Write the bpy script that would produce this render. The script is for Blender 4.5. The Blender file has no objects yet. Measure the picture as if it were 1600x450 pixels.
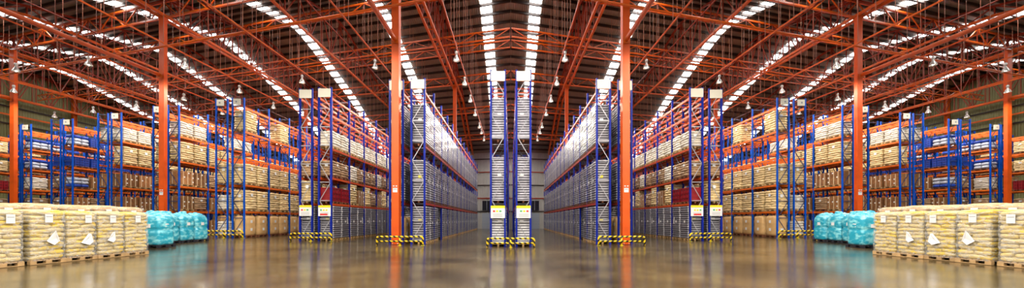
import bpy, math, random
from mathutils import Vector, Matrix

C = bpy.context.scene.collection
SC = bpy.context.scene
# ------------------------------------------------------------------ camera, world, exposure
F_PX = 540.0                      # focal length in pixels of the 1600 px frame
EYE = 1.55
cam = bpy.data.cameras.new('camera')
cam.sensor_width = 36.0
cam.lens = F_PX / 1600.0 * 36.0
cam.shift_x = 2.0 / 1600.0
cam.shift_y = (343.0 - 225.0) / 1600.0
cam.clip_end = 400
camo = bpy.data.objects.new('camera', cam)
camo.location = (0, 0, EYE)
camo.rotation_euler = (math.pi / 2, 0, 0)
C.objects.link(camo)
SC.camera = camo

w = bpy.data.worlds.new('world'); SC.world = w; w.use_nodes = True
wn = w.node_tree.nodes
wn['Background'].inputs[0].default_value = (0.75, 0.87, 1.0, 1)
wn['Background'].inputs[1].default_value = 0.3

SC.view_settings.view_transform = 'Standard'
SC.view_settings.look = 'None'
SC.view_settings.gamma = 1.0
SC.view_settings.use_curve_mapping = False
SC.view_settings.exposure = 0.5
SKYLIGHT = 8.0                   # brightness of the daylight coming through the roof panels
LAMP_W = 950.0                    # each high-bay lamp
SC.cycles.max_bounces = 6
SC.cycles.diffuse_bounces = 1
SC.cycles.glossy_bounces = 3
SC.cycles.transparent_max_bounces = 6
SC.cycles.use_denoising = True
SC.cycles.sample_clamp_indirect = 6.0

# ------------------------------------------------------------------ building frame
SK = 0.28                         # the rack ends and cross members run back by this much per metre sideways
D0 = 29.0                         # ridge distance on the centre line
def gz(x): return 0.0125 * abs(x) # the floor falls gently to the middle of the hall
def roof_z(t):
    if t < -20: t = -40 - t       # next span behind the camera
    a = abs(t)
    z = 20.7 - 0.27 * (math.sqrt(a * a + 1.4) - 1.18)
    if t > 12: z -= 0.14 * (t - 12)
    return z
def W(x, t, z): return Vector((x, D0 + t + SK * abs(x), z + gz(x)))

# ------------------------------------------------------------------ materials
def nt(name):
    m = bpy.data.materials.new(name); m.use_nodes = True
    n = m.node_tree.nodes; l = m.node_tree.links
    return m, n, l, n['Principled BSDF']
def mat(name, col, rough=0.5, metal=0.0, coat=0.0, var=0.0, noise=0.0, nscale=6.0, bump=0.0, bscale=20.0, rndv=0.0, spec=0.5, stretch=None):
    m, n, l, b = nt(name)
    b.inputs['Base Color'].default_value = (*col, 1)
    b.inputs['Roughness'].default_value = rough
    b.inputs['Metallic'].default_value = metal
    b.inputs['Coat Weight'].default_value = coat
    b.inputs['Coat Roughness'].default_value = 0.18
    b.inputs['Specular IOR Level'].default_value = spec
    tc = n.new('ShaderNodeTexCoord')
    vec = tc.outputs['Object']
    if stretch:
        mp = n.new('ShaderNodeMapping'); mp.inputs['Scale'].default_value = stretch
        l.new(vec, mp.inputs['Vector']); vec = mp.outputs['Vector']
    src = None
    if noise:
        t = n.new('ShaderNodeTexNoise'); t.inputs['Scale'].default_value = nscale; t.inputs['Detail'].default_value = 4
        l.new(vec, t.inputs['Vector'])
        r = n.new('ShaderNodeMapRange'); r.inputs[1].default_value = 0.3; r.inputs[2].default_value = 0.7
        r.inputs[3].default_value = 1 - noise; r.inputs[4].default_value = 1 + noise
        l.new(t.outputs['Fac'], r.inputs[0]); src = r.outputs[0]
    if rndv:
        oi = n.new('ShaderNodeObjectInfo')
        r2 = n.new('ShaderNodeMapRange'); r2.inputs[3].default_value = 1 - rndv; r2.inputs[4].default_value = 1 + rndv
        l.new(oi.outputs['Random'], r2.inputs[0])
        if src is None: src = r2.outputs[0]
        else:
            mu = n.new('ShaderNodeMath'); mu.operation = 'MULTIPLY'
            l.new(src, mu.inputs[0]); l.new(r2.outputs[0], mu.inputs[1]); src = mu.outputs[0]
    if src is not None:
        hs = n.new('ShaderNodeHueSaturation'); hs.inputs['Color'].default_value = (*col, 1)
        l.new(src, hs.inputs['Value']); l.new(hs.outputs[0], b.inputs['Base Color'])
    if bump:
        t = n.new('ShaderNodeTexNoise'); t.inputs['Scale'].default_value = bscale; t.inputs['Detail'].default_value = 3
        l.new(vec, t.inputs['Vector'])
        bp = n.new('ShaderNodeBump'); bp.inputs['Strength'].default_value = bump; bp.inputs['Distance'].default_value = 0.03
        l.new(t.outputs['Fac'], bp.inputs['Height']); l.new(bp.outputs[0], b.inputs['Normal'])
    return m
def emat(name, col, s):
    m, n, l, b = nt(name)
    b.inputs['Base Color'].default_value = (*col, 1)
    b.inputs['Emission Color'].default_value = (*col, 1)
    b.inputs['Emission Strength'].default_value = s
    return m

ORANGE = (0.76, 0.122, 0.004)
M = {}
M['column'] = mat('orange_column_paint', (0.76, 0.096, 0.005), 0.38, noise=0.12, nscale=1.5)
M['truss'] = mat('orange_steel_paint', ORANGE, 0.4, noise=0.15, nscale=1.2)
M['trussdark'] = mat('dark_red_and_shaded_steel', (0.30, 0.028, 0.005), 0.5, noise=0.2)  # dark red steel; on trusses it puts the shade into the orange paint
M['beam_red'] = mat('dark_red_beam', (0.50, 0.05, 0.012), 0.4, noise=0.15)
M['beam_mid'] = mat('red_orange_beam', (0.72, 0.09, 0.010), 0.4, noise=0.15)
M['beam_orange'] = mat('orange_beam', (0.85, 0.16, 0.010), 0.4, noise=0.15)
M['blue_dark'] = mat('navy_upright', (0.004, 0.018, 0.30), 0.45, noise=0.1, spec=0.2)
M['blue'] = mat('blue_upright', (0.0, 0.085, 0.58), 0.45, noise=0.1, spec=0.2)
M['galv'] = mat('galvanised_brace', (0.42, 0.42, 0.48), 0.35, metal=0.3)
M['darkbrace'] = mat('dark_brace', (0.03, 0.04, 0.12), 0.4)
M['white'] = mat('placard', (0.88, 0.84, 0.72), 0.6)
M['paper'] = mat('paper', (0.86, 0.86, 0.88), 0.5)
M['yellow'] = mat('yellow_print', (0.85, 0.75, 0.02), 0.5)
M['redp'] = mat('red_print', (0.75, 0.04, 0.04), 0.5)
M['greenp'] = mat('green_print', (0.1, 0.45, 0.2), 0.5)
M['greyp'] = mat('grey_print', (0.35, 0.37, 0.42), 0.5)
M['wood'] = mat('pallet_wood', (0.52, 0.33, 0.15), 0.75, noise=0.25, nscale=5, rndv=0.2)
M['sackpeach'] = mat('peach_sacks', (0.74, 0.47, 0.24), 0.5, coat=0.2, noise=0.25, nscale=4, bump=0.6, bscale=9)
M['darkwood'] = mat('old_pallet_wood', (0.20, 0.07, 0.03), 0.75, noise=0.25, nscale=5, rndv=0.2)
M['blackplastic'] = mat('black_pallet_plastic', (0.02, 0.02, 0.03), 0.5)
M['tray'] = mat('grey_film_trays', (0.27, 0.265, 0.31), 0.32, coat=0.6, noise=0.22, nscale=2.5, rndv=0.2, bump=0.6, bscale=9)
M['trayl'] = mat('pale_film_trays', (0.82, 0.82, 0.88), 0.3, coat=0.3, noise=0.25, nscale=3, rndv=0.1, bump=0.6, bscale=9)
M['filmedge'] = mat('corner_film_and_glint', (0.60, 0.60, 0.66), 0.22, coat=0.6, bump=1.0, bscale=14)  # pale corner film with white highlight streaks put into its colour
M['traym'] = mat('light_lilac_film_trays', (0.52, 0.51, 0.60), 0.3, coat=0.6, noise=0.3, nscale=3, bump=0.6, bscale=9)
M['traygap'] = mat('tray_gap', (0.035, 0.03, 0.045), 0.6)
M['sack'] = mat('cream_sacks', (0.78, 0.58, 0.30), 0.45, coat=0.25, noise=0.2, nscale=3, rndv=0.15, bump=0.6, bscale=10)
M['sackw'] = mat('white_sacks', (0.78, 0.70, 0.60), 0.45, coat=0.25, noise=0.2, nscale=3, rndv=0.12, bump=0.6, bscale=10)
M['sackb'] = mat('tan_sacks', (0.42, 0.26, 0.14), 0.45, coat=0.3, noise=0.25, nscale=3, rndv=0.15, bump=0.6, bscale=10)
M['bag'] = mat('tan_bulk_bag', (0.74, 0.46, 0.20), 0.45, coat=0.3, noise=0.12, nscale=2, rndv=0.1, bump=0.4, bscale=6)
M['carton'] = mat('brown_carton', (0.30, 0.135, 0.05), 0.4, coat=0.8, noise=0.3, nscale=4, rndv=0.35, bump=0.7, bscale=8)
M['tape'] = mat('carton_tape', (0.75, 0.62, 0.42), 0.4)
M['bluec'] = mat('blue_crate', (0.015, 0.06, 0.42), 0.4, rndv=0.2)
M['film'] = mat('white_blue_film', (0.55, 0.60, 0.75), 0.25, coat=0.5, noise=0.25, nscale=4, bump=0.8, bscale=8)
M['crimson'] = mat('dark_red_crate', (0.30, 0.008, 0.015), 0.4, rndv=0.1)
M['black'] = mat('black_paint', (0.012, 0.012, 0.012), 0.4)
M['alu'] = mat('lamp_aluminium', (0.75, 0.74, 0.70), 0.3, metal=0.6)
M['lampglow'] = emat('lamp_glow', (1.0, 0.93, 0.78), 12.0)
M['rod'] = mat('hanger_rod', (0.40, 0.16, 0.10), 0.5)
M['door'] = mat('grey_door', (0.30, 0.34, 0.42), 0.5)
M['darkglass'] = mat('dark_window', (0.02, 0.02, 0.03), 0.2)
M['duct'] = mat('brown_top_sheet', (0.74, 0.48, 0.24), 0.6, noise=0.3, nscale=4, bump=0.7, bscale=6)
M['teal'] = mat('turquoise_film', (0.04, 0.60, 0.84), 0.2, coat=1.0, noise=0.32, nscale=5, bump=1.0, bscale=7, rndv=0.08)
M['tealtuft'] = mat('turquoise_film_tuft', (0.04, 0.60, 0.84), 0.25, coat=0.5, bump=1.0, bscale=7)

# yellow / cream sacks with a few stronger yellow ones
def sack_front(name, base, yel, lo=.50, hi=.60, sc=1.6, bs=14, coat=.15):
    m, n, l, b = nt(name)
    tc = n.new('ShaderNodeTexCoord')
    t = n.new('ShaderNodeTexNoise'); t.inputs['Scale'].default_value = sc; t.inputs['Detail'].default_value = 2
    oi = n.new('ShaderNodeObjectInfo')
    ad = n.new('ShaderNodeVectorMath'); ad.operation = 'MULTIPLY_ADD'
    ad.inputs[1].default_value = (1, 1, 1.7)
    l.new(tc.outputs['Object'], ad.inputs[0]); l.new(oi.outputs['Location'], ad.inputs[2])
    l.new(ad.outputs[0], t.inputs['Vector'])
    cr = n.new('ShaderNodeValToRGB')
    cr.color_ramp.elements[0].position = lo; cr.color_ramp.elements[0].color = (*base, 1)
    cr.color_ramp.elements[1].position = hi; cr.color_ramp.elements[1].color = (*yel, 1)
    l.new(t.outputs['Fac'], cr.inputs[0])
    l.new(cr.outputs[0], b.inputs['Base Color'])
    b.inputs['Roughness'].default_value = 0.42
    b.inputs['Coat Weight'].default_value = coat; b.inputs['Coat Roughness'].default_value = 0.15
    t2 = n.new('ShaderNodeTexNoise'); t2.inputs['Scale'].default_value = bs; t2.inputs['Detail'].default_value = 4
    l.new(tc.outputs['Object'], t2.inputs['Vector'])
    bp = n.new('ShaderNodeBump'); bp.inputs['Strength'].default_value = 0.5; bp.inputs['Distance'].default_value = 0.03
    l.new(t2.outputs['Fac'], bp.inputs['Height']); l.new(bp.outputs[0], b.inputs['Normal'])
    return m
M['sackf'] = sack_front('yellow_cream_sacks', (0.80, 0.62, 0.26), (0.84, 0.58, 0.02))

M['teal'] = sack_front('turquoise_film', (0.015, 0.42, 0.62), (0.30, 0.84, 0.95), .46, .66, 4.0, 8, 1.0)  # pale patches put the film's white glints into the colour
M['tealtuft'] = sack_front('turquoise_film_tuft', (0.02, 0.48, 0.72), (0.25, 0.80, 0.95), .42, .62, 7.0, 9, 0.8)  # tufts likewise: glints painted as paler patches
def wrap_mat():
    m = bpy.data.materials.new('clear_stretch_wrap'); m.use_nodes = True
    n = m.node_tree.nodes; l = m.node_tree.links; n.clear()
    out = n.new('ShaderNodeOutputMaterial'); mx = n.new('ShaderNodeMixShader')
    tr = n.new('ShaderNodeBsdfTransparent'); gl = n.new('ShaderNodeBsdfPrincipled')
    gl.inputs['Base Color'].default_value = (0.85, 0.84, 0.82, 1); gl.inputs['Roughness'].default_value = 0.16
    tc = n.new('ShaderNodeTexCoord'); mp = n.new('ShaderNodeMapping'); mp.inputs['Scale'].default_value = (4, 4, 9)
    l.new(tc.outputs['Object'], mp.inputs['Vector'])
    t = n.new('ShaderNodeTexNoise'); t.inputs['Scale'].default_value = 1.3; t.inputs['Detail'].default_value = 5
    t.inputs['Distortion'].default_value = 1.2
    l.new(mp.outputs[0], t.inputs['Vector'])
    r = n.new('ShaderNodeMapRange'); r.inputs[1].default_value = 0.42; r.inputs[2].default_value = 0.72
    r.inputs[3].default_value = 0.10; r.inputs[4].default_value = 0.62
    l.new(t.outputs['Fac'], r.inputs[0]); l.new(r.outputs[0], mx.inputs[0])
    bp = n.new('ShaderNodeBump'); bp.inputs['Strength'].default_value = 0.9; bp.inputs['Distance'].default_value = 0.05
    l.new(t.outputs['Fac'], bp.inputs['Height']); l.new(bp.outputs[0], gl.inputs['Normal'])
    l.new(tr.outputs[0], mx.inputs[1]); l.new(gl.outputs[0], mx.inputs[2]); l.new(mx.outputs[0], out.inputs[0])
    return m
M['wrap'] = wrap_mat()

def stripes():
    m, n, l, b = nt('yellow_black_stripes')
    tc = n.new('ShaderNodeTexCoord'); sx = n.new('ShaderNodeSeparateXYZ'); l.new(tc.outputs['Object'], sx.inputs[0])
    a = n.new('ShaderNodeMath'); a.operation = 'ADD'; l.new(sx.outputs[0], a.inputs[0]); l.new(sx.outputs[2], a.inputs[1])
    mu = n.new('ShaderNodeMath'); mu.operation = 'MULTIPLY'; mu.inputs[1].default_value = 3.6; l.new(a.outputs[0], mu.inputs[0])
    fr = n.new('ShaderNodeMath'); fr.operation = 'FRACT'; l.new(mu.outputs[0], fr.inputs[0])
    gt = n.new('ShaderNodeMath'); gt.operation = 'GREATER_THAN'; gt.inputs[1].default_value = 0.5; l.new(fr.outputs[0], gt.inputs[0])
    mx = n.new('ShaderNodeMix'); mx.data_type = 'RGBA'
    mx.inputs[6].default_value = (0.9, 0.62, 0.01, 1); mx.inputs[7].default_value = (0.012, 0.012, 0.012, 1)
    l.new(gt.outputs[0], mx.inputs[0]); l.new(mx.outputs[2], b.inputs['Base Color'])
    b.inputs['Roughness'].default_value = 0.4
    return m
M['stripe'] = stripes()

def floor_mat():
    m, n, l, b = nt('polished_concrete')
    tc = n.new('ShaderNodeTexCoord')
    t = n.new('ShaderNodeTexNoise'); t.inputs['Scale'].default_value = 0.35; t.inputs['Detail'].default_value = 8; t.inputs['Roughness'].default_value = 0.6
    l.new(tc.outputs['Object'], t.inputs['Vector'])
    cr = n.new('ShaderNodeValToRGB')
    cr.color_ramp.elements[0].position = 0.36; cr.color_ramp.elements[0].color = (0.030, 0.021, 0.008, 1)
    cr.color_ramp.elements[1].position = 0.66; cr.color_ramp.elements[1].color = (0.15, 0.108, 0.048, 1)
    l.new(t.outputs['Fac'], cr.inputs[0]); l.new(cr.outputs[0], b.inputs['Base Color'])
    t2 = n.new('ShaderNodeTexNoise'); t2.inputs['Scale'].default_value = 1.3; t2.inputs['Detail'].default_value = 6
    l.new(tc.outputs['Object'], t2.inputs['Vector'])
    r = n.new('ShaderNodeMapRange'); r.inputs[3].default_value = 0.08; r.inputs[4].default_value = 0.24
    l.new(t2.outputs['Fac'], r.inputs[0]); l.new(r.outputs[0], b.inputs['Roughness'])
    bp = n.new('ShaderNodeBump'); bp.inputs['Strength'].default_value = 0.12; bp.inputs['Distance'].default_value = 0.02
    t3 = n.new('ShaderNodeTexNoise'); t3.inputs['Scale'].default_value = 2.2; t3.inputs['Detail'].default_value = 3
    l.new(tc.outputs['Object'], t3.inputs['Vector'])
    l.new(t3.outputs['Fac'], bp.inputs['Height']); l.new(bp.outputs[0], b.inputs['Normal'])
    b.inputs['Specular IOR Level'].default_value = 0.45
    return m
M['floor'] = floor_mat()

def ribbed(name, c1, c2, axis, freq, rough=0.5, bumpd=0.04):
    m, n, l, b = nt(name)
    tc = n.new('ShaderNodeTexCoord'); wv = n.new('ShaderNodeTexWave')
    wv.bands_direction = axis; wv.inputs['Scale'].default_value = freq
    l.new(tc.outputs['Object'], wv.inputs['Vector'])
    t = n.new('ShaderNodeTexNoise'); t.inputs['Scale'].default_value = 0.7; l.new(tc.outputs['Object'], t.inputs['Vector'])
    mx = n.new('ShaderNodeMix'); mx.data_type = 'RGBA'
    mx.inputs[6].default_value = (*c1, 1); mx.inputs[7].default_value = (*c2, 1)
    l.new(t.outputs['Fac'], mx.inputs[0]); l.new(mx.outputs[2], b.inputs['Base Color'])
    bp = n.new('ShaderNodeBump'); bp.inputs['Strength'].default_value = 0.8; bp.inputs['Distance'].default_value = bumpd
    l.new(wv.outputs['Fac'], bp.inputs['Height']); l.new(bp.outputs[0], b.inputs['Normal'])
    b.inputs['Roughness'].default_value = rough
    return m
M['roof'] = ribbed('ribbed_roof_sheet', (0.19, 0.16, 0.13), (0.32, 0.28, 0.235), 'X', 1.6, 0.36)
M['purlin'] = mat('purlin_steel', (0.03, 0.016, 0.012), 0.5, noise=0.3, nscale=1)
M['wallgreen'] = ribbed('olive_wall_sheet', (0.20, 0.20, 0.07), (0.26, 0.25, 0.10), 'Y', 1.2)
M['wallgrey'] = ribbed('grey_wall_sheet', (0.34, 0.33, 0.33), (0.45, 0.44, 0.42), 'X', 1.2)
M['skylight'] = emat('daylit_translucent_sheet', (1.0, 0.97, 0.94), SKYLIGHT)

# ------------------------------------------------------------------ mesh helpers
class MB:
    def __init__(s): s.v = []; s.f = []; s.mi = []; s.mats = []; s.sm = []
    def m(s, key):
        if key not in s.mats: s.mats.append(key)
        return s.mats.index(key)
    def add(s, vs, fs, key, smooth=False):
        o = len(s.v); s.v += [tuple(v) for v in vs]; k = s.m(key)
        for f in fs: s.f.append(tuple(i + o for i in f)); s.mi.append(k); s.sm.append(smooth)
    def box(s, x0, x1, y0, y1, z0, z1, key):
        vs = [(x, y, z) for z in (z0, z1) for y in (y0, y1) for x in (x0, x1)]
        s.add(vs, [(0, 2, 3, 1), (4, 5, 7, 6), (0, 1, 5, 4), (2, 6, 7, 3), (0, 4, 6, 2), (1, 3, 7, 5)], key)
    def bar(s, a, b, w, h, key):
        a, b = Vector(a), Vector(b); d = (b - a)
        if d.length < 1e-6: return
        d.normalize()
        up = Vector((0, 0, 1)) if abs(d.z) < 0.95 else Vector((0, 1, 0))
        s1 = d.cross(up).normalized() * w / 2; s2 = s1.cross(d).normalized() * h / 2
        vs = [p + i * s1 + j * s2 for p in (a, b) for i, j in ((-1, -1), (1, -1), (1, 1), (-1, 1))]
        s.add(vs, [(3, 2, 1, 0), (4, 5, 6, 7), (0, 1, 5, 4), (1, 2, 6, 5), (2, 3, 7, 6), (3, 0, 4, 7)], key)
    def tube(s, pts, r, key, n=8, cap=True):
        pts = [Vector(p) for p in pts]; rings = []
        for i, p in enumerate(pts):
            d = (pts[min(i + 1, len(pts) - 1)] - pts[max(i - 1, 0)]).normalized()
            up = Vector((0, 0, 1)) if abs(d.z) < 0.95 else Vector((0, 1, 0))
            a = d.cross(up).normalized(); b = a.cross(d)
            rr = r[i] if isinstance(r, (list, tuple)) else r
            rings.append([p + (a * math.cos(2 * math.pi * k / n) + b * math.sin(2 * math.pi * k / n)) * rr for k in range(n)])
        vs = [v for R in rings for v in R]; fs = []
        for i in range(len(rings) - 1):
            for k in range(n):
                fs.append((i * n + k, i * n + (k + 1) % n, (i + 1) * n + (k + 1) % n, (i + 1) * n + k))
        s.add(vs, fs, key, True)
        if cap:
            o = len(s.v) - len(vs)
            s.f.append(tuple(o + k for k in range(n))[::-1]); s.mi.append(s.m(key)); s.sm.append(False)
            s.f.append(tuple(o + (len(rings) - 1) * n + k for k in range(n))); s.mi.append(s.m(key)); s.sm.append(False)
    def rings(s, rings, key, cap=True, smooth=True):
        n = len(rings[0]); vs = [v for R in rings for v in R]; fs = []
        for i in range(len(rings) - 1):
            for k in range(n):
                fs.append((i * n + k, i * n + (k + 1) % n, (i + 1) * n + (k + 1) % n, (i + 1) * n + k))
        if cap: fs.append(tuple(range(n))[::-1]); fs.append(tuple((len(rings) - 1) * n + k for k in range(n)))
        s.add(vs, fs, key, smooth)
    def pillow(s, c, h, key, e=0.45, nu=12, nv=6, rnd=None, jit=0.0, ez=None):
        ez = ez or e
        def sp(v, p): return math.copysign(abs(v) ** p, v)
        rs = []
        for j in range(nv + 1):
            ph = -math.pi / 2 + math.pi * j / nv
            cz, sz = max(abs(math.cos(ph)), 1e-4) ** ez, sp(math.sin(ph), ez)
            R = []
            for i in range(nu):
                th = 2 * math.pi * (i + .5) / nu
                k = 1 + (rnd.uniform(-jit, jit) if rnd else 0)
                R.append((c[0] + h[0] * cz * sp(math.cos(th), e) * k, c[1] + h[1] * cz * sp(math.sin(th), e) * k, c[2] + h[2] * sz))
            rs.append(R)
        s.rings(rs, key)
    def mesh(s, name):
        me = bpy.data.meshes.new(name); me.from_pydata(s.v, [], s.f)
        for k in s.mats: me.materials.append(M[k])
        me.polygons.foreach_set('material_index', s.mi)
        me.polygons.foreach_set('use_smooth', s.sm)
        me.update(); return me

def obj(name, data, parent=None, loc=(0, 0, 0)):
    if isinstance(data, MB): data = data.mesh(name)
    o = bpy.data.objects.new(name, data); C.objects.link(o); o.location = loc
    if parent is not None: o.parent = parent
    return o
THINGS = []      # everything that also stands in the right half
def tag(o, label, cat, group=None, mirror=True):
    o['label'] = label; o['category'] = cat
    if group: o['group'] = group
    if mirror: THINGS.append(o)
    return o
def struct(o): o['kind'] = 'structure'; return o
ORD = 'first second third fourth fifth sixth seventh eighth ninth tenth eleventh twelfth thirteenth fourteenth fifteenth sixteenth seventeenth eighteenth nineteenth twentieth twenty-first twenty-second twenty-third twenty-fourth twenty-fifth twenty-sixth twenty-seventh twenty-eighth'.split()

# ------------------------------------------------------------------ shell
XW = 65.2
TN, TF = -43.0, 25.5
b = MB()
vs = [W(x, t, 0) for t in (TN, TF) for x in (-XW, 0, XW)]
vs += [v - Vector((0, 0, 0.3)) for v in vs]
b.add(vs, [(0, 1, 4, 3), (1, 2, 5, 4), (6, 9, 10, 7), (7, 10, 11, 8)], 'floor')
struct(obj('floor', b))

ts = [TN] + [t for t in range(-42, 26, 1)] + [TF]
b = MB(); vs = []; fs = []
for t in ts:
    for x in (-XW, 0, XW): vs.append(W(x, t, roof_z(t)))
for i in range(len(ts) - 1):
    for k in range(2): fs.append((i * 3 + k, i * 3 + k + 3, i * 3 + k + 4, i * 3 + k + 1))
n0 = len(vs)
vs += [v + Vector((0, 0, 0.15)) for v in vs]; fs += [tuple(j + n0 for j in f[::-1]) for f in fs]
b.add(vs, fs, 'roof')
ceiling = struct(obj('ceiling', b))
PURLINS = []
t = TN + 0.8
while t < TF - 0.3:
    for sgn in (-1, 1):
        b = MB(); z = roof_z(t)
        b.bar(W(sgn * 0.02, t, z - 0.145), W(sgn * (XW - 0.1), t, z - 0.145), 0.04, 0.23, 'purlin')
        b.bar(W(sgn * 0.02, t + 0.06, z - 0.265), W(sgn * (XW - 0.1), t + 0.06, z - 0.265), 0.07, 0.02, 'purlin')
        struct(obj('purlin', b, ceiling))
    PURLINS.append(t); t += 1.12 if t > -20 else 2.4

# skylight strips
n = 0
for k in range(7):
    for sgn in (-1, 1):
        x = sgn * (2.2 + 9.65 * k)
        n += 1
        b = MB(); vs = []; fs = []
        for t in ts:
            z = roof_z(t) - 0.035
            for dx in (-0.52, 0.52): vs.append(W(x + dx, t, z))
        for i in range(len(ts) - 1): fs.append((i * 2, i * 2 + 2, i * 2 + 3, i * 2 + 1))
        b.add(vs, fs, 'skylight')
        o = struct(obj('window_%d' % n, b))

# side walls, with girts and wall columns
for sgn, nm in ((-1, 'left'), (1, 'right')):
    b = MB(); vs = []; fs = []
    for t in ts: vs += [W(sgn * XW, t, 0), W(sgn * XW, t, roof_z(t))]
    for i in range(len(ts) - 1): fs.append((i * 2, i * 2 + 1, i * 2 + 3, i * 2 + 2))
    nb = len(vs); vs += [v + Vector((sgn * 0.15, 0, 0)) for v in vs]; fs += [tuple(j + nb for j in f[::-1]) for f in fs]
    b.add(vs, fs, 'wallgreen')
    wl = struct(obj('wall_' + nm, b))
    for z in (2.2, 4.4, 6.6, 8.8, 11.0, 13.2, 15.4):
        b = MB(); b.bar(W(sgn * (XW - 0.12), TN + .3, z), W(sgn * (XW - 0.12), TF - .3, z), 0.12, 0.16, 'purlin')
        struct(obj('girt', b, wl))
    for z in (9.9, 14.3):
        b = MB(); b.bar(W(sgn * (XW - 0.35), TN + .3, z), W(sgn * (XW - 0.35), TF - .3, z), 0.14, 0.2, 'truss')
        struct(obj('rail', b, wl))
    t = -33.0
    while t < TF:
        b = MB(); p = W(sgn * (XW - 0.33), t, 0)
        b.box(p.x - 0.05, p.x + 0.05, p.y - 0.2, p.y + 0.2, p.z, p.z + roof_z(t) - 0.35, 'truss')
        b.box(p.x - 0.18, p.x + 0.18, p.y - 0.22, p.y - 0.19, p.z, p.z + roof_z(t) - 0.35, 'truss')
        b.box(p.x - 0.18, p.x + 0.18, p.y + 0.19, p.y + 0.22, p.z, p.z + roof_z(t) - 0.35, 'truss')
        struct(obj('wall_post', b, wl)); t += 6.2
# far and near walls (chevron)
for t, nm, key in ((TF, 'back', 'wallgrey'), (TN, 'front', 'wallgrey')):
    b = MB(); z = roof_z(t); e = 0.15 if t > 0 else -0.15
    vs = [W(x, t, zz) for x in (-XW, 0, XW) for zz in (0, z)]
    fs = [(0, 2, 3, 1), (2, 4, 5, 3)]
    vs += [v + Vector((0, e, 0)) for v in vs]; fs += [tuple(j + 6 for j in f[::-1]) for f in fs]
    b.add(vs, fs, key)
    wl = struct(obj('wall_' + nm, b))
    if t > 0:
        for sgn in (-1, 1):
            for zz in (2.8, 4.9, 7.0, 9.1, 11.2):
                b = MB(); b.bar(W(sgn * 0.05, t - .12, zz), W(sgn * (XW - .5), t - .12, zz), 0.1, 0.16, 'purlin' if zz != 4.9 and zz != 9.1 else 'trussdark')
                struct(obj('girt', b, wl))
# doors and dark high windows in the far wall, seen at the end of each centre aisle
for i, sgn in enumerate((-1, 1)):
    b = MB(); x0, x1 = sgn * 2.2, sgn * 4.6
    def quad(z0, z1, off, key, xa=x0, xb=x1):
        A, B_ = W(xa, TF - off, z0), W(xb, TF - off, z0); Cc, Dd = W(xb, TF - off, z1), W(xa, TF - off, z1)
        vs = [A, B_, Cc, Dd]; vs += [v + Vector((0, 0.08, 0)) for v in vs]
        b.add(vs, [(0, 1, 2, 3), (4, 7, 6, 5), (0, 4, 5, 1), (1, 5, 6, 2), (2, 6, 7, 3), (3, 7, 4, 0)], key)
    quad(0.01, 2.5, 0.3, 'door')
    for zz in (0.5, 1.0, 1.5, 2.0): quad(zz, zz + 0.04, 0.33, 'greyp')
    dr = struct(obj('door_%d' % (i + 1), b))
    b = MB(); quad(0.9, 1.1, 0.36, 'black', xa=x0 + sgn * 0.15, xb=x0 + sgn * 0.25)
    obj('door_handle', b, dr)
    b = MB(); quad(2.95, 4.5, 0.3, 'darkglass')
    for xx in (2.2, 3.0, 3.8, 4.55): quad(2.95, 4.5, 0.33, 'greyp', xa=sgn * xx, xb=sgn * (xx + 0.05))
    struct(obj('window_%d' % (n + 1 + i), b))

# ------------------------------------------------------------------ columns
def column(x, y, w, top, label, notice=False, hy=None):
    hy = hy or w
    g = gz(x); b = MB(); h = w / 2; q = hy / 2; f = 0.035
    b.box(-h, h, -q, -q + f, 0, top, 'column'); b.box(-h, h, q - f, q, 0, top, 'column')
    b.box(-h, -h + f, -q + f, q - f, 0, top, 'column'); b.box(h - f, h, -q + f, q - f, 0, top, 'column')
    o = obj('column', b, None, (x, y, g)); tag(o, label, 'column', 'orange steel columns')
    b = MB(); b.box(-h - .0, h + .0, -q - .06, q + .06, 0, .03, 'trussdark')
    for sx in (-1, 1):
        for sy in (-1, 1): b.tube([(sx * (h - .06), sy * (q + .03), .03), (sx * (h - .06), sy * (q + .03), .09)], .02, 'alu', 6)
    obj('base_plate', b, o)
    if notice:
        b = MB(); b.box(-.13, .13, -q - .012, -q, 3.05, 3.3, 'paper')
        b.box(-.1, .1, -q - .016, -q - .012, 3.2, 3.25, 'greyp')
        for sx in (-.08, .08): b.box(sx - .04, sx + .04, -q - .03, -q, 3.38, 3.44, 'paper')
        obj('notice', b, o)['label'] = 'small white notice with grey line'
    return o
column(-6.72, 20.30, .42, 16.40, '{S} tall orange column before the first rack, small white notice on it', True)
column(-25.9, 25.75, .38, 16.40, 'orange column behind the turquoise bags on the {S}, notices on its shaft', True, hy=.26)
column(-45.3, 31.5, .38, 16.40, 'outer orange column rising behind the yellow sack stacks on the {S}', hy=.26)
for xr, txt in ((-6.27, 'first'), (-26.3, 'fourth'), (-46.15, 'seventh')):
    column(xr, 37.0 + SK * -xr, .38, 16.40, 'far orange column rising out of the %s rack from centre, {S} half' % txt, hy=.3)

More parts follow.
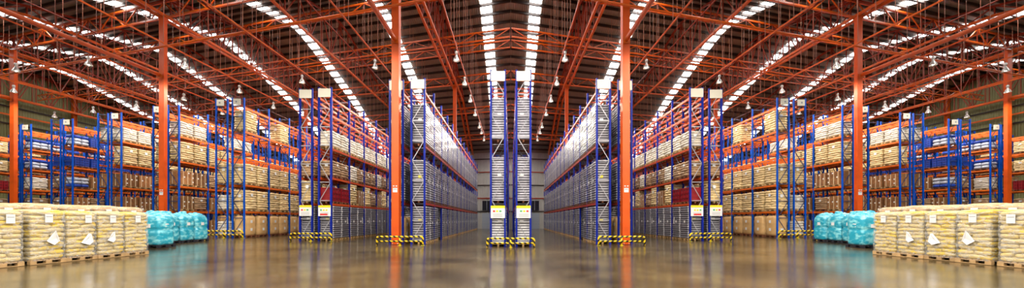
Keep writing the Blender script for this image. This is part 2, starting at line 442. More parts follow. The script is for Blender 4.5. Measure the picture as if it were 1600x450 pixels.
# ------------------------------------------------------------------ trusses and ties
T1, T2 = -10.2, 8.0
def zb(t): return min(16.4, roof_z(t) - 1.1)
def ytruss(x, label, double=False, t0=-28, t1=24):
    root = bpy.data.objects.new('roof_truss', None); C.objects.link(root)
    y0 = D0 + SK * abs(x); root.location = (x, y0, gz(x))
    offs = (-0.27, 0.27) if double else (0,)
    tc, bc, wb = MB(), MB(), MB()
    N = int((t1 - t0) / 1.6)
    tt = [t0 + (t1 - t0) * i / N for i in range(N + 1)]
    for ox in offs:
        for i in range(N):
            a, c = tt[i], tt[i + 1]
            tc.bar((ox, a, roof_z(a) - .42), (ox, c, roof_z(c) - .42), .16, .14, 'trussdark')  # darkened members: shade of the orange truss put into the colour
            bc.bar((ox, a, zb(a)), (ox, c, zb(c)), .16, .18, 'truss')
            wb.bar((ox, a, zb(a)), (ox, a, roof_z(a) - .42), .07, .07, 'trussdark')
            if i % 2 == 0: wb.bar((ox, a, zb(a)), (ox, c, roof_z(c) - .42), .07, .07, 'trussdark')
            else: wb.bar((ox, a, roof_z(a) - .42), (ox, c, zb(c)), .07, .07, 'trussdark')
    if double:
        for i, a in enumerate(tt):
            wb.bar((-.27, a, zb(a)), (.27, a, zb(a)), .06, .06, 'truss')
    obj('top_chord', tc, root); obj('bottom_chord', bc, root); obj('web', wb, root)
    tag(root, label, 'roof truss', 'orange trusses running to the back')
for i, x in enumerate((-6.27, -16.4, -26.0, -36.0, -46.0, -55.4, -64.3)):
    ytruss(x, 'deep orange roof truss running to the back, %s from the centre line, {S} half' % ORD[i], double=(i % 2 == 0))

def xtruss(t, z0, z1, label, r=.055):
    root = bpy.data.objects.new('cross_truss', None); C.objects.link(root); root.location = (0, 0, 0)
    tc, bc, wb = MB(), MB(), MB(); X1 = -(XW - .9); N = 44
    tc.bar(W(-.075, t, z1), W(X1, t, z1), r * 2, r * 2, 'truss'); bc.bar(W(-.075, t, z0), W(X1, t, z0), r * 2, r * 2, 'truss')
    for i in range(N):
        a, c = -.075 + (X1) * i / N, -.075 + (X1) * (i + 1) / N
        if i % 2: wb.bar(W(a, t, z0), W(c, t, z1), r, r, 'truss')
        else: wb.bar(W(a, t, z1), W(c, t, z0), r, r, 'truss')
        wb.bar(W(a, t, z0), W(a, t, z1), r * .8, r * .8, 'trussdark')
    obj('top_chord', tc, root); obj('bottom_chord', bc, root); obj('web', wb, root)
    tag(root, label, 'cross truss', 'orange cross trusses')
xtruss(T1 + .1, 16.55, 17.75, 'cross truss over the nearest columns, {S} half of the hall', .065)
xtruss(-4.6, 18.0, 18.7, 'light cross truss between nearest columns and ridge, {S} half')
xtruss(0, 16.9, 17.6, 'cross truss under the roof ridge, {S} half of the hall')
xtruss(4.2, 18.1, 18.8, 'light cross truss just beyond the ridge, {S} half')
xtruss(T2, 16.55, 17.45, 'cross truss over the far columns, {S} half of the hall', .065)
xtruss(13.5, 15.0, 15.7, 'cross truss beyond the far columns, {S} half')
xtruss(19, 12.9, 13.6, 'rearmost cross truss near the back wall, {S} half')
for t, z, lab in ((T1, 13.8, 'thin orange cross tie passing the nearest columns, {S} half'),):
    b = MB(); b.tube([W(-.08, t - .78, z), W(-(XW - .9), t - .78, z)], .07, 'truss')
    o = obj('tie_tube', b); tag(o, lab, 'tie tube')
for x, ye, lab in ((-6.72, 20.02, 'thick orange tube running forward overhead from tall {S} column'),
               (-25.9, 25.45, 'thick orange tube running forward from the column behind turquoise bags, {S}'),
               (-45.3, 31.2, 'thick orange tube running forward from outer {S} column')):
    b = MB(); b.tube([(0, 0, 0), (0, max(-ye - 6, D0 + TN + SK * -x + .4 - ye), 0)], .13, 'truss', 12)
    b.box(-.2, .2, 0, .02, -.2, .2, 'truss')
    o = obj('tie_tube', b, None, (x, ye, 11.9 + gz(x))); tag(o, lab, 'tie tube')

XT = (T1 + .1, -4.6, 0, 4.2, T2, 13.5, 19)
# lamp conduits with hangers (aisle lines)
LAMPX = [-3.6, -9.5, -16.3, -23.0, -29.7, -36.5, -43.0, -49.5]
for i, x in enumerate(LAMPX):
    b = MB(); y0, y1 = 8.0 + SK * -x, 47.4 + SK * -x
    root = obj('lamp_conduit', None, None, (x, 0, gz(x)))
    b.bar((0, y0, 12.95), (0, y1, 12.95), .07, .09, 'truss'); obj('rail', b, root)
    t = PURLINS[0]
    for t in PURLINS:
        y = t + .06 + D0 + SK * -x
        if not y0 < y < y1 or any(abs(t - q) < .3 for q in XT): continue
        h = MB(); h.bar((0, y, 12.95), (0, y, roof_z(t) - .275), .022, .022, 'rod'); obj('hanger', h, root)
    tag(root, 'thin orange lamp rail on hangers above the %s aisle from centre, {S} half' % ORD[i], 'lamp rail', 'lamp rails')
for i, x in enumerate((-12.9, -19.8, -31.2, -41)):
    b = MB(); y0, y1 = 13.0 + SK * -x, 41 + SK * -x
    root = obj('sprinkler_pipe', None, None, (x, 0, gz(x)))
    b.tube([(0, y0, 15.2), (0, y1, 15.2)], .045, 'trussdark'); obj('pipe', b, root)
    for t in PURLINS:
        y = t + .06 + D0 + SK * -x
        if y0 < y < y1 and roof_z(t) > 15.6 and not any(abs(t - q) < .3 for q in XT):
            h = MB(); h.bar((0, y, 13.4), (0, y, roof_z(t) - .29), .02, .02, 'rod'); obj('drop_rod', h, root)
    tag(root, 'thin red sprinkler pipe high above the racks, %s from centre, {S} half' % ORD[i], 'pipe', 'sprinkler pipes')

# ------------------------------------------------------------------ high-bay lamps
def lamp_meshes():
    b = MB(); N = 16
    prof = [(r_ * .86, z_) for r_, z_ in [(.05, .42), (.07, .40), (.09, .30), (.16, .20), (.235, .04), (.25, 0), (.235, .0), (.15, .18), (.08, .27)]]
    rs = [[(r * math.cos(2 * math.pi * k / N), r * math.sin(2 * math.pi * k / N), z) for k in range(N)] for r, z in prof]
    b.rings(rs, 'alu', cap=False)
    refl = b.mesh('reflector')
    b = MB(); b.tube([(0, 0, .40), (0, 0, .44), (0, 0, .60), (0, 0, .64)], [.06, .09, .09, .04], 'alu', 12); hous = b.mesh('ballast_housing')
    b = MB(); b.tube([(0, 0, .64), (0, 0, .888)], .012, 'rod', 6); stem = b.mesh('stem')
    b = MB(); b.pillow((0, 0, .13), (.10, .10, .11), 'lampglow', e=1.0, nu=10, nv=6); bulb = b.mesh('bulb')
    return refl, hous, stem, bulb
LM = lamp_meshes()
pl = bpy.data.lights.new('high_bay_light', 'SPOT'); pl.energy = LAMP_W; pl.color = (1.0, 0.90, 0.74)
pl.shadow_soft_size = .2; pl.spot_size = math.radians(172); pl.spot_blend = .25
pl_low = pl.copy(); pl_low.energy = LAMP_W * .38
pl_mid = pl.copy(); pl_mid.energy = LAMP_W * .72
def lamp(i, y, label, z=12.05):
    x = LAMPX[i]; root = bpy.data.objects.new('high_bay_lamp', None); C.objects.link(root)
    root.location = (x, y, z + gz(x) - .03)
    refl = obj('reflector', LM[0], root); obj('ballast_housing', LM[1], root); obj('stem', LM[2], root); obj('bulb', LM[3], refl)['label'] = 'glowing bulb'
    lo = bpy.data.objects.new('lamp_light', pl_low if i == 0 and y > 15 else pl_mid if y > 20 else pl); C.objects.link(lo); lo.parent = root; lo.location = (0, 0, -.06)
    tag(root, label, 'high-bay lamp', 'high-bay lamps')
lampspots = {0: (14.5, 22.9, 27, 30.9, 35.0, 39.7, 42.4, 46.2), 1: (16.1, 24.2, 32.5, 40.5), 2: (27.0, 35), 3: (24.4, 29.3, 33.5, 41),
             4: (24.3, 31.4, 35.6), 5: (25.5, 33.7, 41), 6: (29.9, 35.6, 43), 7: (37.5, 45)}
for i, ys in lampspots.items():
    for j, y in enumerate(ys):
        lamp(i, y, 'bell-shaped high-bay lamp over %s aisle from centre, %s from the front, {S} half' % (ORD[i], ORD[j]))
# unseen lamps added out of view to brighten rack fronts and floor loads
for i in (0, 1, 2, 4):
    for j, y in enumerate((-6.0, 2.0, 8.5) if i else (-6.0, 2.0)):
        lamp(i, y, 'added unseen lamp brightening the load fronts, %s line, %s from the rear, {S}' % (ORD[i], ORD[j]))

# ------------------------------------------------------------------ racks
def frame_mesh(H, post, brace, dp=.9, s=.055):
    b = MB()
    for sx in (-1, 1):
        x = sx * (dp / 2 - s)
        b.box(x - s, x + s, -s, -s + .02, 0, H, post); b.box(x - s, x + s, s - .02, s, 0, H, post)
        b.box(x - s if sx < 0 else x + s - .02, x - s + .02 if sx < 0 else x + s, -s + .02, s - .02, 0, H, post)
        b.box(x - s - .03, x + s + .03, -s - .04, s + .04, 0, .015, post)
    z = .25; k = 0; hx = dp / 2 - 2 * s
    while z + 1.15 < H:
        a, c = (-hx, hx) if k % 2 == 0 else (hx, -hx)
        b.bar((a, 0, z), (c, 0, z + 1.15), .024, .04, brace); z += 1.2; k += 1
        b.bar((-hx, 0, z - .02), (hx, 0, z - .02), .04, .05, brace)
    return b.mesh('upright_frame')
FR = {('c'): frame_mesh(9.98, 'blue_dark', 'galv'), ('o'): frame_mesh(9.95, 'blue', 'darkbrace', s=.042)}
def shelf_mesh(L, key, dp=.9):
    b = MB()
    for sx in (-1, 1):
        x = sx * (dp / 2 - .05)
        b.box(x - .045, x + .045, .06, L - .06, -.13, 0, key)
        b.box(x - .055, x + .055, .056, .09, -.17, .03, key); b.box(x - .055, x + .055, L - .09, L - .056, -.17, .03, key)
    for i in range(1, 4):
        y = L * i / 4; b.box(-dp / 2 + .09, dp / 2 - .09, y - .03, y + .03, -.07, -.02, 'galv' if key == 'beam_red' else key)
    return b.mesh('shelf')
BAY = 2.5
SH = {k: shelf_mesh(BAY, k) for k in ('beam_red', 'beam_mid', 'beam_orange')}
def sign_mesh(kind):
    b = MB()
    if kind == 'top':
        b.box(-.40, .40, -.03, 0, 0, .55, 'white'); b.box(-.34, -.30, -.0, .02, -.05, .6, 'greyp')
    elif kind == 'small':
        b.box(-.30, .22, -.03, 0, .08, .52, 'white'); b.box(-.14, -.02, -.034, -.03, .24, .36, 'greyp')
    else:
        b.box(-.40, .40, -.02, 0, 0, .70, 'paper'); b.box(-.40, .40, -.026, -.02, .56, .70, 'yellow')
        b.box(-.28, -.16, -.026, -.02, .34, .44, 'redp' if kind == 'a' else 'greenp'); b.box(-.1, .02, -.026, -.02, .34, .44, 'yellow')
        b.box(.08, .20, -.026, -.02, .34, .44, 'greenp' if kind == 'a' else 'yellow')
        for k in range(3): b.box(-.28, .26, -.026, -.02, .08 + k * .07, .10 + k * .07, 'greyp' if kind == 'a' or k else 'redp')
        if kind == 'b': b.box(-.28, .2, -.028, -.026, .05, .16, 'redp')
    return b.mesh('sign')
SG = {k: sign_mesh(k) for k in ('top', 'small', 'a', 'b')}

def rack(xc, y0, bays, levels, style, key, label, board=None, top=True, bs=None, group='blue and orange pallet racks'):
    root = bpy.data.objects.new('pallet_rack', None); C.objects.link(root); root.location = (xc, y0, gz(xc))
    for i in range(bays + 1): obj('upright_frame', FR[style], root, (0, .06 + i * BAY, 0))
    for i in range(bays):
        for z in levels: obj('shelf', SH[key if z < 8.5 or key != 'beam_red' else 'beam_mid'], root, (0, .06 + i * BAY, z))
    if top: obj('placard', SG['top' if style == 'c' else 'small'], root, (0, -.012, 9.33))['label'] = 'blank cream placard near the rack top'
    if board: obj('notice_board', SG[board], root, (0, -.012, 1.62))['label'] = 'white notice with yellow header'
    tag(root, label, 'pallet rack', group)
    return root

ROWS = [  # name, centre x, front y, bays
    ('central', 0.0, 19.45, 13), ('first', -6.27, 20.75, 13), ('second', -12.75, 22.4, 8), ('third', -20.0, 24.45, 9),
    ('fourth', -26.3, 26.2, 8), ('fifth', -33.1, 28.35, 8), ('sixth', -39.7, 30.4, 7), ('seventh', -46.15, 32.4, 6), ('eighth', -52.8, 34.3, 5)]
LV = {'central': [2.5, 5.95, 9.2], 'first': [2.5, 5.95, 9.2], 'second': [2.45, 4.15, 6.05, 8.2, 9.35]}
LVO = [1.9, 3.8, 5.7, 7.6, 9.3]
for nm, xc, y0, bays in ROWS:
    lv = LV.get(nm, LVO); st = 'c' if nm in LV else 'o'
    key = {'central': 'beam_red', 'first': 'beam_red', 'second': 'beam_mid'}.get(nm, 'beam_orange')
    if nm == 'central':
        rack(-.72, y0, bays, lv, st, key, '{S} half of the central double rack with blue uprights and pale loads', 'a')
        continue
    bd = {'second': ('b', 'a')}.get(nm, (None, None))
    rack(xc + .69, y0, bays, lv, st, key, '%s pallet rack from centre, face towards the centre, {S} half' % nm, bd[0], top=nm != 'fourth')
    rack(xc - .69, y0 + .25, bays, lv, st, key, '%s pallet rack from centre, back-to-back outer side, {S} half' % nm, bd[1], top=nm in ('first', 'second', 'third', 'fourth'))

# striped guards in front of the rack ends
def guard_mesh(w):
    b = MB(); loop = []; R_ = .10
    for k in range(7):
        a = math.pi / 2 * k / 6; loop.append((-w + R_ - R_ * math.sin(a), 0, .40 + R_ * math.cos(a)))
    path = [(-w, 0, .0), (-w, 0, .22)] + [p for p in loop[::-1]]
    path += [(-p[0], 0, p[2]) for p in path[::-1]]
    b.tube(path, .055, 'stripe', 10)
    b.tube([(-w, 0, .24), (w, 0, .24)], .05, 'stripe', 10)
    b.tube([(0, 0, 0), (0, 0, .5)], .05, 'stripe', 10)
    for x in (-w, 0, w): b.box(x - .085, x + .085, -.09, .09, 0, .015, 'yellow')
    return b.mesh('rack_guard')
GM = guard_mesh(1.30)
for nm, xc, y0, bays in ROWS[:4]:
    yy = 19.55 if nm == 'first' else y0 - .35
    o = obj('rack_guard', GM, None, (xc, yy, gz(xc)))
    if nm == 'central': tag(o, 'striped yellow and black tube guard at the foot of the central rack', 'rack guard', 'striped rack guards', mirror=False)
    else: tag(o, 'striped yellow and black tube guard before the %s rack from centre, {S} half' % nm, 'rack guard', 'striped rack guards')

# ------------------------------------------------------------------ loads
def pallet_mesh(w, l, key):
    b = MB(); h = .14
    n = 6
    for i in range(n):
        y = -l / 2 + l * (i + .5) / n; b.box(-w / 2, w / 2, y - l / n * .38, y + l / n * .38, h - .02, h, key)
    for x in (-w / 2 + .05, 0, w / 2 - .05):
        for y in (-l / 2 + .07, 0, l / 2 - .07): b.box(x - .05, x + .05, y - .07, y + .07, .02, h - .035, key)
        b.box(x - .05, x + .05, -l / 2, l / 2, 0, .02, key); b.box(x - .05, x + .05, -l / 2, l / 2, h - .035, h - .02, key)
    return b.mesh('pallet')
def rrect(w, l, r, n=3, z=0, jit=None):
    P = []
    for cx, cy, a0 in ((w - r, l - r, 0), (-w + r, l - r, 90), (-w + r, -l + r, 180), (w - r, -l + r, 270)):
        for k in range(n + 1):
            a = math.radians(a0 + 90 * k / n); P.append((cx + r * math.cos(a), cy + r * math.sin(a), z))
    return P
Z0 = .145
def tray_load(w, l, h, key, seed, layers=15):
    r = random.Random(seed); b = MB(); q = (h - Z0) / layers; n = 12
    for i in range(layers):
        z = Z0 + i * q; ox, oy = r.uniform(-.014, .014), r.uniform(-.014, .014)
        def R(dw, zz): return [(p[0] + ox, p[1] + oy, p[2]) for p in rrect(w / 2 - dw, l / 2 - dw, .06, 2, zz)]
        rs = [R(.055, z), R(.055, z + q * .30), R(.006, z + q * .34), R(0, z + q * .6), R(.008, z + q * .96), R(.055, z + q)]
        for a in range(5):
            for k in range(12):
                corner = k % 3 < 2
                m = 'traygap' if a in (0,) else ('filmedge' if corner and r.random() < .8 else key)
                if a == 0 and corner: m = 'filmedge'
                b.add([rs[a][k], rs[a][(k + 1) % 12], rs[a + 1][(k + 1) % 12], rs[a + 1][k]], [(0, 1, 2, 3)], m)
        b.add(rs[5], [tuple(range(12))], key)
    b.add([(w / 2 + .006, yy, zz) for yy, zz in ((-.16, h * .58), (.02, h * .58), (.02, h * .52), (-.16, h * .52))], [(0, 3, 2, 1)], 'paper')
    if seed % 2: b.add([(w / 2 + .008, yy, zz) for yy, zz in ((.16, h * .70), (.24, h * .68), (.30, h * .5), (.18, h * .46))], [(0, 3, 2, 1)], 'paper')
    yy = -l / 2 - .006
    b.box(-.02, .20, yy - .004, yy, h * .60, h * .66, 'paper' if key != 'tray' or seed % 3 else 'yellow')
    return b.mesh('tray_stack')
def sack_load(w, l, h, key, seed, layers=8, hi=False, lab=True):
    r = random.Random(seed); b = MB(); q = (h - Z0) / layers; nu, nv = (36, 10) if hi else (12, 6)
    for i in range(layers):
        z = Z0 + (i + .5) * q; split = r.uniform(-.12, .12) * l
        if i % 2 == 0: cells = [(sx * w / 4, 0, w / 4, l / 2) for sx in (-1, 1)]
        else: cells = [(sx * w / 4, (split - l / 2) / 2, w / 4, (split + l / 2) / 2) for sx in (-1, 1)] + [(sx * w / 4, (split + l / 2) / 2, w / 4, (l / 2 - split) / 2) for sx in (-1, 1)]
        for cx, cy, hx, hy in cells:
            vs0 = len(b.v); tl = r.uniform(-.025, .025) * (1 if hi else .6)
            b.pillow((cx + r.uniform(-.018, .018), cy + r.uniform(-.012, .012), z), (hx * 1.03, hy * 1.02, q * .60), key, e=.34, ez=.60, nu=nu, nv=nv, rnd=r, jit=.018)
            ph = r.uniform(0, 6)
            for k in range(vs0, len(b.v)):
                x_, y_, z_ = b.v[k]
                b.v[k] = (x_, y_, max(Z0, z_ + tl * (y_ - cy) / max(hy, .1) + q * .10 * math.sin(y_ * 9 + ph)))
    b.box(-w / 2 + .06, w / 2 - .06, -l / 2 + .06, l / 2 - .06, Z0, h - q * .6, key)
    if lab:
        x = w / 2 + .022; b.box(x - .004, x, -.1, .1, h * .72, h * .86, 'paper')
        y = -l / 2 - .016; b.box(-.08, .12, y, y + .004, h * .66, h * .80, 'paper')
    return b.mesh('sack_stack')
def carton_load(w, l, h, seed):
    r = random.Random(seed); b = MB(); n = 3; q = (h - Z0) / n
    for i in range(n):
        for a in range(2):
            for c in range(3):
                x0, y0 = -w / 2 + a * w / 2, -l / 2 + c * l / 3; g = .008
                z = Z0 + i * q
                b.box(x0 + g, x0 + w / 2 - g, y0 + g, y0 + l / 3 - g, z, z + q - .004, 'carton')
                cx, cy = x0 + w / 4, y0 + l / 6
                if a == 1: b.box(x0 + w / 2 - g, x0 + w / 2 - g + .003, cy - .025, cy + .025, z, z + q - .006, 'tape')
                if c == 0: b.box(cx - .025, cx + .025, y0 + g - .003, y0 + g, z, z + q - .006, 'tape')
                if a == 1 and r.random() < .5: b.box(x0 + w / 2 - g, x0 + w / 2 - g + .004, cy + .04, cy + .14, z + q * .5, z + q * .8, 'paper')
    return b.mesh('carton_stack')
def bag_load(w, l, h, key, seed, lab=True):
    r = random.Random(seed); b = MB(); N = 24; rs = []
    def se(a, e): return math.copysign(abs(a) ** e, a)
    J = 14
    for j in range(J + 1):
        u = j / J; z = Z0 + (h - Z0) * u
        k = 1 - .09 * (abs(2 * u - 1) ** 4) - .035 * math.exp(-((u - .5) / .06) ** 2)
        if j == J: k = .72
        if j == 0: k = .88
        R = []
        for i in range(N):
            a = 2 * math.pi * (i + .5) / N
            kk = k * (1 + .02 * math.sin(5 * a + 3 * u + seed) + r.uniform(-.008, .008))
            R.append((w / 2 * kk * se(math.cos(a), .42), l / 2 * kk * se(math.sin(a), .42), z))
        rs.append(R)
    b.rings(rs, key)
    for a in (-1, 1):
        for c in (-1, 1):
            b.tube([(a * w * .34, c * l * .34, h - .03), (a * w * .26, c * l * .26, h + .07), (a * w * .16, c * l * .34, h - .02)], .02, key, 6)
    if lab:
        x = w / 2 + .008
        for zz in (.30, .66): b.box(x - .02, x, -.11, .08, h * zz, h * zz + .2, 'paper')
        y = -l / 2 - .008; b.box(-.1, .1, y, y + .02, h * .3, h * .3 + .2, 'paper')
    return b.mesh('bulk_bag')
def crate_load(w, l, h, key, seed, n=4):
    b = MB(); q = (h - Z0) / n
    for i in range(n):
        for c in range(3):
            y0 = -l / 2 + c * l / 3; z = Z0 + i * q
            b.box(-w / 2 + .02, w / 2 - .02, y0 + .02, y0 + l / 3 - .02, z, z + q - .03, key)
            b.box(-w / 2, w / 2, y0 + .006, y0 + l / 3 - .006, z + q - .06, z + q - .004, key)
            b.box(w / 2 - .02, w / 2 - .008, y0 + l / 6 - .06, y0 + l / 6 + .06, z + q * .45, z + q * .6, 'black')
    return b.mesh('crate_stack')
def film_load(w, l, h, seed):
    r = random.Random(seed); b = MB()
    for i in range(3):
        for c in (-1, 1):
            b.pillow((0, c * l / 4, Z0 + (i + .5) * (h - Z0) / 3), (w * .5, l * .26, (h - Z0) / 6 * 1.12), 'film' if (i + seed) % 3 else 'bluec', e=.4, ez=.6, nu=16, nv=7, rnd=r, jit=.03)
    return b.mesh('film_wrapped_drums')

K = {}     # kind -> (variants, pallet, name, part-free category, describing words)
def reg(kind, variants, pal, name, words, cat, h): K[kind] = (variants, pal, name, words, cat, h)
PW, PL = .92, 1.08
P_w, P_d = pallet_mesh(PW, PL, 'wood'), pallet_mesh(PW, PL, 'darkwood')
P_front = pallet_mesh(.86, .84, 'wood'); P_black = pallet_mesh(.92, .86, 'blackplastic')
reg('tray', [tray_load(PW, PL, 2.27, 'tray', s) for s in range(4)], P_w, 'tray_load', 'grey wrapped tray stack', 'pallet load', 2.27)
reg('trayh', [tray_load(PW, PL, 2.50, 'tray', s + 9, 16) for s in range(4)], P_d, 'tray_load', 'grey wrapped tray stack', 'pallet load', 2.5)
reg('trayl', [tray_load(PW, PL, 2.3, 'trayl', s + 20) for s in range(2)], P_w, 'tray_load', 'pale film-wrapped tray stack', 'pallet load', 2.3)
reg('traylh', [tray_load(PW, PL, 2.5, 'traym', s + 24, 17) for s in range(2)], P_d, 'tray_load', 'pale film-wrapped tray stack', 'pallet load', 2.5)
reg('sack', [sack_load(PW, PL, 1.5, 'sack', s) for s in range(4)], P_w, 'sack_load', 'cream sack stack', 'pallet load', 1.5)
reg('sackl', [sack_load(PW, PL, 1.2, 'sack', s + 5, 6) for s in range(3)], P_d, 'sack_load', 'low cream sack stack', 'pallet load', 1.2)
reg('sackw', [sack_load(PW, PL, 1.15, 'sackw', s + 9, 6) for s in range(4)], P_w, 'sack_load', 'off-white sack stack', 'pallet load', 1.15)
reg('sackb', [sack_load(PW, PL, 1.1, 'sackb', s + 12, 6) for s in range(3)], P_d, 'sack_load', 'tan wrapped sack stack', 'pallet load', 1.1)
reg('bag', [bag_load(PW, PL, 1.6, 'bag', s) for s in range(3)], P_d, 'bulk_bag', 'tan bulk bag', 'bulk bag', 1.6)
reg('carton', [carton_load(PW, PL, 1.15, s) for s in range(3)], P_w, 'carton_load', 'brown carton stack', 'pallet load', 1.15)
reg('blue', [crate_load(PW, PL, .95, 'bluec', s) for s in range(2)], P_d, 'crate_load', 'blue crate stack', 'pallet load', .95)
reg('film', [film_load(PW, PL, 1.0, s) for s in range(3)], P_d, 'film_load', 'blue-white film-wrapped load', 'pallet load', 1.0)
reg('red', [crate_load(PW, PL, 1.05, 'crimson', s, 3) for s in range(2)], P_d, 'crate_load', 'dark red crate stack', 'pallet load', 1.05)
RR = random.Random(5)
TIER = ['bottom tier', 'second tier', 'third tier', 'fourth tier', 'fifth tier', 'top tier']
def place(kind, rackname, face, xc, y, z, tier, pos):
    vs, pal, name, words, cat, h = K[kind]
    me = RR.choice(vs)
    x = xc + RR.uniform(-.015, .015)
    o = obj(name, me, None, (x, y + RR.uniform(-.02, .02), z + .004 + gz(xc)))
    if name == 'bulk_bag': o.rotation_euler.z = RR.uniform(-.03, .03)
    obj('pallet', pal, o)
    if rackname == 'central':
        lab = '%s on central rack\'s {S} half, %s, %s from the front' % (words, TIER[tier], ORD[pos])
    else:
        lab = '%s on {S} %s rack\'s %s face, %s, %s from front' % (words, rackname, face, TIER[tier], ORD[pos])
    tag(o, lab, cat, '%ss in the racks' % words)
def fill(rackname, face, xc, y0, z, tier, kinds, p=1.0, n=None, skip=()):
    # kinds: list cycled or a function of position
    for i in range(n):
        if i in skip or RR.random() > p: continue
        bay, s = divmod(i, 2)
        y = y0 + .06 + bay * BAY + (.66 if s == 0 else 1.84)
        k = kinds[i % len(kinds)] if isinstance(kinds, (list, tuple)) else kinds
        if k: place(k, rackname, face, xc, y, z, tier, i)
def rowdef(nm): return [r for r in ROWS if r[0] == nm][0]

# central: only the near pallets can be seen
_, xc, y0, _ = rowdef('central')
fill('central', '', -.72, y0, .0, 0, ['trayl', 'tray'], n=4)
fill('central', '', -.72, y0, 2.5, 1, ['traylh', 'trayh'], n=4)
fill('central', '', -.72, y0, 5.95, 2, ['traylh', 'trayh'], n=4)
# first
_, xc, y0, _ = rowdef('first'); a, o_ = xc + .69, xc - .69
fill('first', 'inner', a, y0, 0, 0, ['tray'], n=26, skip=(3,))
fill('first', 'inner', a, y0, 2.5, 1, ['trayh'], n=26)
fill('first', 'inner', a, y0, 5.95, 2, ['trayh'], n=26)
fill('first', 'outer', o_, y0 + .25, 0, 0, ['bag', 'bag', 'tray'], n=4)
fill('first', 'outer', o_, y0 + .25, 2.5, 1, ['trayh'], n=4)
fill('first', 'outer', o_, y0 + .25, 5.95, 2, ['trayh'], n=4)
# second
_, xc, y0, _ = rowdef('second'); a, o_ = xc + .69, xc - .69
fill('second', 'inner', a, y0, 0, 0, ['tray'], n=12)
fill('second', 'inner', a, y0, 2.45, 1, ['red', 'red', 'sack', 'carton', 'sack', 'sackb', 'carton', 'sack', 'sackw', 'sackb', 'sack', 'carton'], n=12, skip=())
fill('second', 'inner', a, y0, 4.15, 2, ['sackb', 'sackb', 'sackw', 'sackb'], n=12)
fill('second', 'inner', a, y0, 6.05, 3, ['sackw'], n=12)
fill('second', 'outer', o_, y0 + .25, 0, 0, ['tray'], n=4)
fill('second', 'outer', o_, y0 + .25, 2.45, 1, ['sack', 'sackw', None, 'carton'], n=4)
fill('second', 'outer', o_, y0 + .25, 4.15, 2, ['sackb'], n=4)
fill('second', 'outer', o_, y0 + .25, 6.05, 3, ['sackw'], n=8, skip=(0, 1))
# third
_, xc, y0, _ = rowdef('third'); a, o_ = xc + .69, xc - .69
fill('third', 'inner', a, y0, 0, 0, ['bag'], n=12)
fill('third', 'inner', a, y0, 1.9, 1, ['sack'], n=12)
fill('third', 'inner', a, y0, 3.8, 2, ['sack'], n=12, skip=(5,))
fill('third', 'inner', a, y0, 7.6, 4, ['sack'], n=4, skip=(1, 2))
fill('third', 'outer', o_, y0 + .25, 0, 0, ['sackw', 'bag'], n=6)
fill('third', 'outer', o_, y0 + .25, 1.9, 1, ['sackw', 'sack'], n=8)
fill('third', 'outer', o_, y0 + .25, 3.8, 2, ['sack'], n=8)
# fourth .. eighth
for nm, spec in (
    ('fourth', {0: (['carton', 'bag'], 8), 1: (['carton', 'sackb', 'carton'], 12), 2: (['carton', 'carton', 'sackb'], 12), 3: (['sack'], 12), 4: (['sackw', 'sackw', None, None], 8)}),
    ('fifth', {0: (['carton'], 8), 1: (['carton', 'carton', 'sackw'], 12), 2: (['carton'], 12), 3: (['sack'], 12), 4: (['sackw'], 12)}),
    ('sixth', {0: (['carton'], 6), 1: (['carton', 'sackb'], 10), 2: (['film', 'carton', 'sackb'], 12), 3: (['blue'], 12), 4: (['film', 'blue', None], 12)}),
    ('seventh', {0: (['carton'], 4), 1: (['sackb', 'carton'], 8), 2: (['sackw', 'carton'], 8), 3: (['film', 'blue'], 8), 4: (['film'], 8)}),
    ('eighth', {1: (['sackb', 'carton'], 6), 2: (['red', 'sack'], 6), 3: (['sackl'], 6), 4: (['sackl', None], 6)})):
    _, xc, y0, _ = rowdef(nm)
    for tier, (kk, cnt) in spec.items():
        z = ([0] + LVO)[tier]
        fill(nm, 'inner', xc + .69, y0, z, tier, kk, p=.93, n=cnt)
        if nm in ('fourth', 'fifth', 'sixth', 'seventh'): fill(nm, 'outer', xc - .69, y0 + .25, z, tier, kk[::-1], p=.8, n=max(2, cnt // 3))

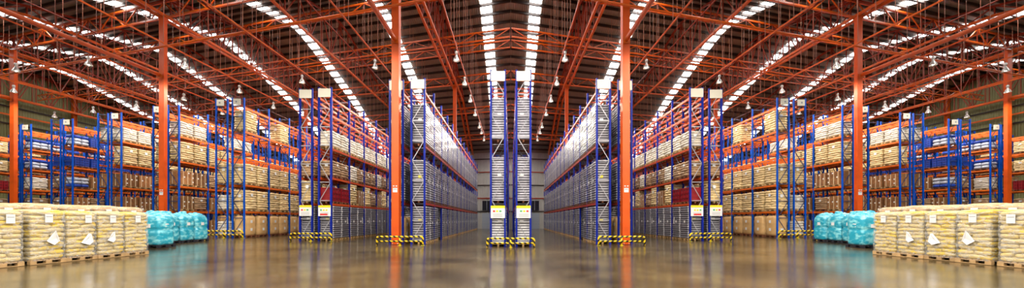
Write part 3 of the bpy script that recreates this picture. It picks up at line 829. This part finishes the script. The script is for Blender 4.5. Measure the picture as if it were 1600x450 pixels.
# ------------------------------------------------------------------ loads standing on the open floor
def wavy_wrap(w, l, z0, z1, seed):
    r = random.Random(seed); b = MB(); N = 40; rs = []; J = 26
    for j in range(J + 1):
        z = z0 + (z1 - z0) * j / J; R = []
        for p in rrect(w / 2, l / 2, .07, 9, z):
            k = 1 + .012 * math.sin(z * 17 + p[1] * 9 + seed) + r.uniform(-.006, .010)
            R.append((p[0] * k, p[1] * k, z))
        rs.append(R)
    b.rings(rs, 'wrap', cap=False); return b.mesh('stretch_wrap')
def floor_load(x, y, h, idx, label, top='sackf', flare=False, rot=0):
    me = sack_load(.84, .78, h, 'sackf' if idx < 10 else 'sackpeach', 40 + idx, 11, hi=True, lab=False)
    o = obj('sack_load', me, None, (x, y, gz(x) + .004)); o.rotation_euler.z = rot
    obj('pallet', P_front, o)
    obj('stretch_wrap', wavy_wrap(.89, .822, .10, h + .02, idx), o)['label'] = 'crinkled clear film'
    r = random.Random(idx); b = MB()
    x1 = .455; yo = r.uniform(-.05, .15); zc = h - .22
    b.box(x1, x1 + .006, yo - .09, yo + .09, zc - .13, zc + .13, 'paper'); b.box(x1 + .006, x1 + .008, yo - .07, yo + .07, zc + .04, zc + .06, 'greyp')
    obj('paper_label', b, o)['label'] = 'white paper label'
    if flare:
        b = MB(); y2 = r.uniform(-.25, 0.15); h0 = h; h = h * r.uniform(.9, 1.08)
        b.add([(x1 + .03, y2 + .05, h * .60), (x1 + .035, y2 - .15, h * .40), (x1 + .07, y2 - .03, h * .355), (x1 + .04, y2 + .13, h * .41), (x1 + .015, y2 + .03, h * .47),
               (x1 - .01, y2 + .05, h * .60), (x1 - .01, y2 - .15, h * .40), (x1 - .01, y2 + .13, h * .41)],
              [(0, 1, 4), (1, 2, 4), (2, 3, 4), (3, 0, 4), (0, 5, 6, 1), (3, 7, 5, 0), (1, 6, 7, 3, 2)], 'paper')
        h = h0; r2 = random.Random(idx * 7)
        b.v = [(x_ + r2.uniform(-.004, .012), y_ + r2.uniform(-.05, .05), z_ + r2.uniform(-.03, .03)) for x_, y_, z_ in b.v]
        obj('film_tail', b, o)['label'] = 'loose white flap of torn film'
    # crumpled top sheet
    b = MB(); b.pillow((0, 0, h - .01), (.40, .39, .07), top, e=.4, ez=.7, nu=24, nv=6, rnd=r, jit=.07); obj('top_cover', b, o)
    tag(o, label, 'sack pallet', 'yellow sack pallets in the foreground')
YF = [9.76, 10.70, 11.56, 12.40, 13.26]
names = ['nearest, cut by the picture edge', 'second from picture edge', 'third from picture edge, yellowest', 'fourth from picture edge', 'fifth and farthest, beside turquoise bags']
for i, y in enumerate(YF):
    floor_load(-14.75 + (.03 if i % 2 else 0), y, [1.60, 1.62, 1.60, 1.60, 1.60][i], i, 'wrapped cream-yellow sack pallet, {S} front row, %s' % names[i], flare=i in (1, 2, 3))
for i, y in enumerate((10.5, 11.4, 12.3, 13.2, 14.1)):
    floor_load(-15.8, y, 1.80 + .03 * (i % 2), 10 + i, 'taller sack pallet with brown top, {S} second row, %s from the edge' % ORD[i], top='duct')
for i, y in enumerate((12.2, 13.2, 14.3)):
    floor_load(-16.95, y, 1.84, 20 + i, 'brown-topped sack pallet in the {S} third row, %s from the edge' % ORD[i], top='duct')

def teal_load(x, y, idx, label):
    r = random.Random(70 + idx); b = MB(); h = 1.56; N = 32; rs = []; J = 22
    def se(a, e): return math.copysign(abs(a) ** e, a)
    for j in range(J + 1):
        u = j / J; z = Z0 + (h - Z0) * u
        k = 1 - .07 * math.exp(-((u - .5) / .05) ** 2) - .22 * (max(0, u - .8) / .2) ** 2 - .06 * math.exp(-(u / .06) ** 2)
        R = []
        for i in range(N):
            a = 2 * math.pi * (i + .5) / N
            kk = k * (1 + .018 * math.sin(7 * a + 4 * u + idx) + r.uniform(-.013, .013))
            R.append((.45 * kk * se(math.cos(a), .36), .43 * kk * se(math.sin(a), .36), z + r.uniform(-.008, .008)))
        rs.append(R)
    b.rings(rs, 'teal')
    o = obj('wrapped_bag_load', b, None, (x, y, gz(x) + .004)); obj('pallet', P_black, o)
    b = MB()
    b.pillow((0, 0, h - .02), (.33, .31, .16), 'tealtuft', e=.7, ez=.8, nu=24, nv=8, rnd=r, jit=.10)
    for q in range(8):
        a = r.uniform(0, 6.28); rr = r.uniform(.0, .24); cx, cy = rr * math.cos(a), rr * math.sin(a)
        b.pillow((cx, cy, h + r.uniform(.04, .14)), (r.uniform(.06, .14), r.uniform(.06, .14), r.uniform(.05, .12)), 'tealtuft', e=.8, nu=8, nv=5, rnd=r, jit=.25)
    obj('film_tufts', b, o)
    b = MB(); b.box(.44, .455, -.09, .09, .98, 1.15, 'paper'); b.box(-.1, .1, -.445, -.43, .95, 1.12, 'paper')
    obj('paper_label', b, o)['label'] = 'white paper label'
    tag(o, label, 'wrapped pallet', 'turquoise wrapped pallets')
for i, (x, y) in enumerate(((-18.75, 18.75), (-18.75, 19.64), (-18.75, 20.53))):
    teal_load(x, y, i, 'turquoise film-wrapped bag pallet, {S} group, %s from the yellow sacks' % ORD[i])
teal_load(-16.85, 16.5, 5, 'turquoise wrapped bag pallet half hidden behind the last yellow sacks, {S}')
teal_load(-19.75, 18.9, 6, 'turquoise wrapped pallet in the rear row of the {S} group')
teal_load(-17.9, 17.35, 7, 'turquoise wrapped pallet between near and rear teal pallets, {S}')

# ------------------------------------------------------------------ the right half mirrors the left
for o in list(THINGS):
    lab = o['label']
    def cp(src, parent):
        c = src.copy(); C.objects.link(c)
        if parent is not None: c.parent = parent
        for ch in list(src.children): cp(ch, c)
        return c
    kids_before = list(o.children)
    c = cp(o, None)
    c.location.x = -o.location.x; c.scale.x = -1; c.rotation_euler.z = -o.rotation_euler.z
    o['label'] = lab.replace('{S}', 'left'); c['label'] = lab.replace('{S}', 'right')
print('OBJECTS', len(SC.objects))
